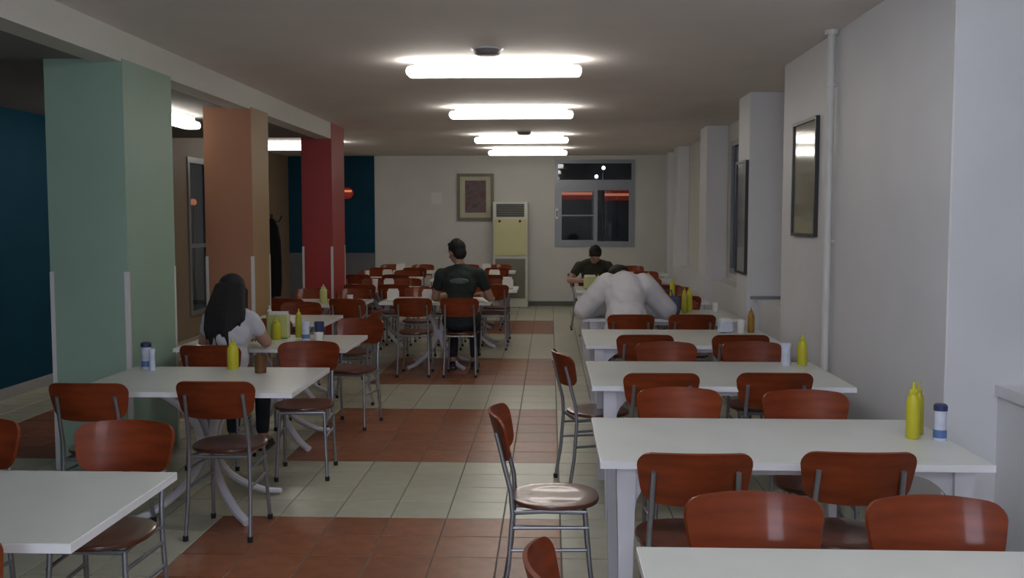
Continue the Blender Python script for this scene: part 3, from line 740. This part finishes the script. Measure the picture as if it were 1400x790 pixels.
def person(label, x, y, face, lean, head_pitch, head_yaw, elbows, hands, shirt, hair='short', sleeve='short', sc=1.0, female=False, hipz=.56, wide=1.0, loose=0.0):
    """seated figure, local +Y is where it faces; lean in degrees forward; elbows / hands are local points for (-x, +x)"""
    t = thing('person', label, 'person', (x, y, 0), R(face-90))
    t.scale = (sc, sc, sc)
    V = Vector; a = R(lean); up = V((0, math.sin(a), math.cos(a))); fw = V((0, math.cos(a), -math.sin(a)))
    hip = V((0, -.02, hipz)); waist = hip + up*.17; chest = hip + up*.36; neckb = hip + up*.50 + fw*.0; sh = hip + up*.455
    SW = (.150 if female else .178)*wide
    shp = [sh + V((-SW, 0, 0)), sh + V((SW, 0, 0))]
    rot = Matrix.Rotation(-a, 3, 'X')
    hp = R(head_pitch); hr = Matrix.Rotation(R(head_yaw), 3, 'Z') @ Matrix.Rotation(-hp, 3, 'X')
    neckt = neckb + (hr @ V((0, .015, .10)))*.5 + up*.04
    hc = neckt + hr @ V((0, .02, .105))                      # centre of the head
    def torso(bm, g):
        tball(bm, hip + V((0, .0, 0)), (.165+g, .12+g, .12+g), rot); tball(bm, waist, (.135+g, .10+g, .15+g), rot)
        tball(bm, chest, (.155*wide+g, .112+g, .17+g), rot); tball(bm, sh - up*.02, (SW+g*.6, .075+g, .075+g), rot)
    def traps(bm, g):
        for s_ in (0, 1): limb(bm, neckb + up*.015, shp[s_], .056+g, .050+g)
    def arm(bm, i, g, upto):
        e, h = V(elbows[i]), V(hands[i]); s = shp[i]
        limb(bm, s, s.lerp(e, .5), (.050 if female else .056)+g, (.044 if female else .050)+g)
        if upto == 'short': return
        limb(bm, s.lerp(e, .5), e, .048+g, .042+g)
        if upto == 'long': limb(bm, e, e.lerp(h, .93), .043+g, .032+g)
        else: limb(bm, e, h, .041+g, .027+g)
    def legs(bm, g, full):
        for s in (-1, 1):
            A = hip + V((s*.095, .02, -.02)); K = V((s*.115, .43, hipz-.03)); An = V((s*.115, .40, .10))
            limb(bm, A, K, .085+g, .060+g); limb(bm, K, An.lerp(K, .12) if full else An, .056+g, .038+g)
    # --- body: one continuous skin
    bm = B(); torso(bm, 0); traps(bm, -.006)
    limb(bm, neckb - up*.03, neckt, .055, .050)
    tball(bm, hc + hr @ V((0, -.008, .025)), (.077, .095, .095), hr, 3); tball(bm, hc + hr @ V((0, .03, -.045)), (.055, .062, .068), hr, 3)
    tball(bm, hc + hr @ V((0, .052, -.092)), (.026, .024, .02), hr); tball(bm, hc + hr @ V((0, .094, -.012)), (.011, .020, .024), hr)
    tball(bm, hc + hr @ V((0, .107, -.028)), (.015, .014, .010), hr); tball(bm, hc + hr @ V((0, .083, .030)), (.045, .014, .009), hr)
    for s in (-1, 1): tball(bm, hc + hr @ V((s*.079, -.002, -.012)), (.010, .018, .031), hr); tball(bm, hc + hr @ V((s*.040, .062, -.035)), (.022, .02, .02), hr)
    for i in (0, 1): arm(bm, i, 0, 'full')
    legs(bm, 0, False)
    for s in (-1, 1): limb(bm, V((s*.115, .40, .09)), V((s*.12, .54, .045)), .036, .030)
    for i in (0, 1):        # hands: palm, four unequal bent fingers, thumb
        e, h = V(elbows[i]), V(hands[i]); d = (h - e).normalized(); side = d.cross(V((0, 0, 1))).normalized(); nrm = side.cross(d).normalized()
        s = 1 if i == 0 else -1
        palm = h + d*.05
        mr = Matrix((side, d, nrm)).transposed()
        tball(bm, palm, (.040, .052, .016), mr)
        for k, (off, ln) in enumerate(((-.030, .062), (-.010, .075), (.011, .070), (.031, .054))):
            p0 = palm + side*off + d*.038; p1 = p0 + d*ln*.5 - nrm*.006 + side*off*.15; p2 = p1 + d*ln*.42 - nrm*.024
            limb(bm, p0, p1, .0092, .0085, 8); limb(bm, p1, p2, .0085, .0072, 8)
        q0 = palm + side*s*.030 - d*.018; q1 = q0 + side*s*.030 + d*.028 - nrm*.006; q2 = q1 + d*.030 + side*s*.004 - nrm*.010
        limb(bm, q0, q1, .013, .0105, 8); limb(bm, q1, q2, .0105, .0085, 8)
    mobj('body', remesh(bm, .0062, 3), 'skin', t)
    # --- clothing
    bm = B(); torso(bm, .012+loose); traps(bm, .006)
    for i in (0, 1): arm(bm, i, .011+loose, sleeve)
    limb(bm, neckb - up*.045, neckb - up*.03, .075, .066)
    sm = remesh(bm, .010, 5)
    for v in sm.vertices:
        n_ = math.sin(v.co.x*37 + v.co.z*21)*math.sin(v.co.z*43 + v.co.y*29 + v.co.x*11); v.co += v.normal*.0035*n_
    shirt_o = mobj('shirt', sm, shirt, t)
    bm = B(); legs(bm, .013, True); tball(bm, hip + V((0, .0, -.02)), (.178, .135, .115), rot); mobj('trousers', remesh(bm, .012, 4), 'trousers', t)
    for s in (-1, 1):
        bm = B(); limb(bm, V((s*.115, .375, .045)), V((s*.122, .55, .036)), .043, .034); box(bm, s*.118-.042, s*.118+.042, .335, .585, 0, .022)
        mobj('shoe', remesh(bm, .008, 3), 'black', t)
    # --- face details
    for s in (-1, 1):
        g = B(); tball(g, hc + hr @ V((s*.031, .083, .008)), (.013, .009, .008), hr); e_ = obj('eye', g, 'eye', t, True)
        g = B(); tball(g, hc + hr @ V((s*.031, .0905, .007)), (.0055, .003, .0055), hr); obj('iris', g, 'pupil', e_, True)
        g = B(); tball(g, hc + hr @ V((s*.032, .092, .029)), (.019, .006, .0045), hr); obj('eyebrow', g, 'hair', t, True)
    g = B(); tball(g, hc + hr @ V((0, .088, -.060)), (.023, .008, .007), hr); obj('mouth', g, 'lip', t, True)
    # --- hair
    bm = B()
    if hair == 'short':
        tball(bm, hc + hr @ V((0, -.018, .042)), (.088, .098, .088), hr, 3); tball(bm, hc + hr @ V((0, -.055, -.02)), (.074, .058, .075), hr, 3)
        tball(bm, hc + hr @ V((0, .055, .095)), (.060, .040, .028), hr, 2)
        for k in range(26):
            q = random.uniform(0, 2*PI); p = random.uniform(.0, .9); tball(bm, hc + hr @ V((.075*math.sin(p)*math.cos(q), -.02+.085*math.sin(p)*math.sin(q), .045+.08*math.cos(p))), (.017, .017, .019), hr, 1)
    else:
        tball(bm, hc + hr @ V((0, -.02, .035)), (.098, .105, .098), hr, 3)
        for k in range(11):      # locks falling over the shoulders and the upper back
            x_ = -.135 + k*.024; p0 = hc + hr @ V((x_*.62, -.075, -.01)); L_ = (.20, .25, .22, .27, .21, .24, .26, .17, .13, .10, .07)[k]
            p1 = V((sh.x + x_, sh.y - .105 + abs(x_)*.25, sh.z + .05)); p2 = p1 + V((x_*.12, -.018, -L_*.6)); p3 = p2 + V((.01*math.sin(k*2.3), .004, -L_*.4))
            limb(bm, p0, p1, .036, .032, 10); limb(bm, p1, p2, .032, .020, 10); limb(bm, p2, p3, .020, .005, 8)
        for s_ in (-1, 1):
            p0 = hc + hr @ V((s_*.085, .0, .0)); limb(bm, p0, p0 + V((s_*.012, -.03, -.12)), .034, .026, 10)
    mobj('hair', remesh(bm, .0075, 2), 'hair', t)
    if shirt == 'shirt_dark':
        g = B(); c = chest - fw*.118 + up*.02; tball(g, c, (.10, .014, .030), rot, 3); obj('shirt_print', g, 'print_', shirt_o, True)
    return t

person('woman with long black hair in a white top, seated with her back to us', -2.17, 6.52, 90, 8, 38, 14,
       ((-.23, .12, .865), (.23, .14, .865)), ((-.14, .34, .86), (.12, .36, .86)), 'shirt_grey', 'long', 'short', .93, True, .60)
person('man in a white long-sleeved shirt hunched over the table, back to us', .68, 8.66, 90, 25, 92, 14,
       ((-.34, .24, .765), (.35, .24, .765)), ((-.14, .50, .77), (.16, .50, .77)), 'shirt_white', 'short', 'long', 1.09, False, .565, .86, .034)
person('man with black hair and dark green shirt, back to us, at a left table', -.95, 10.34, 90, 6, 16, 38,
       ((-.27, .12, .78), (.30, .10, .78)), ((-.12, .38, .80), (.20, .38, .80)), 'shirt_dark', 'short', 'short', 1.04, False, .575, 1.1)
person('far man in a dark olive shirt leaning on the table below the back window', .60, 13.60, -90, 16, 52, 5,
       ((-.33, .22, .82), (.33, .22, .82)), ((-.12, .42, .83), (.10, .44, .83)), 'shirt_olive', 'short', 'short', 1.0, False, .58, 1.1)
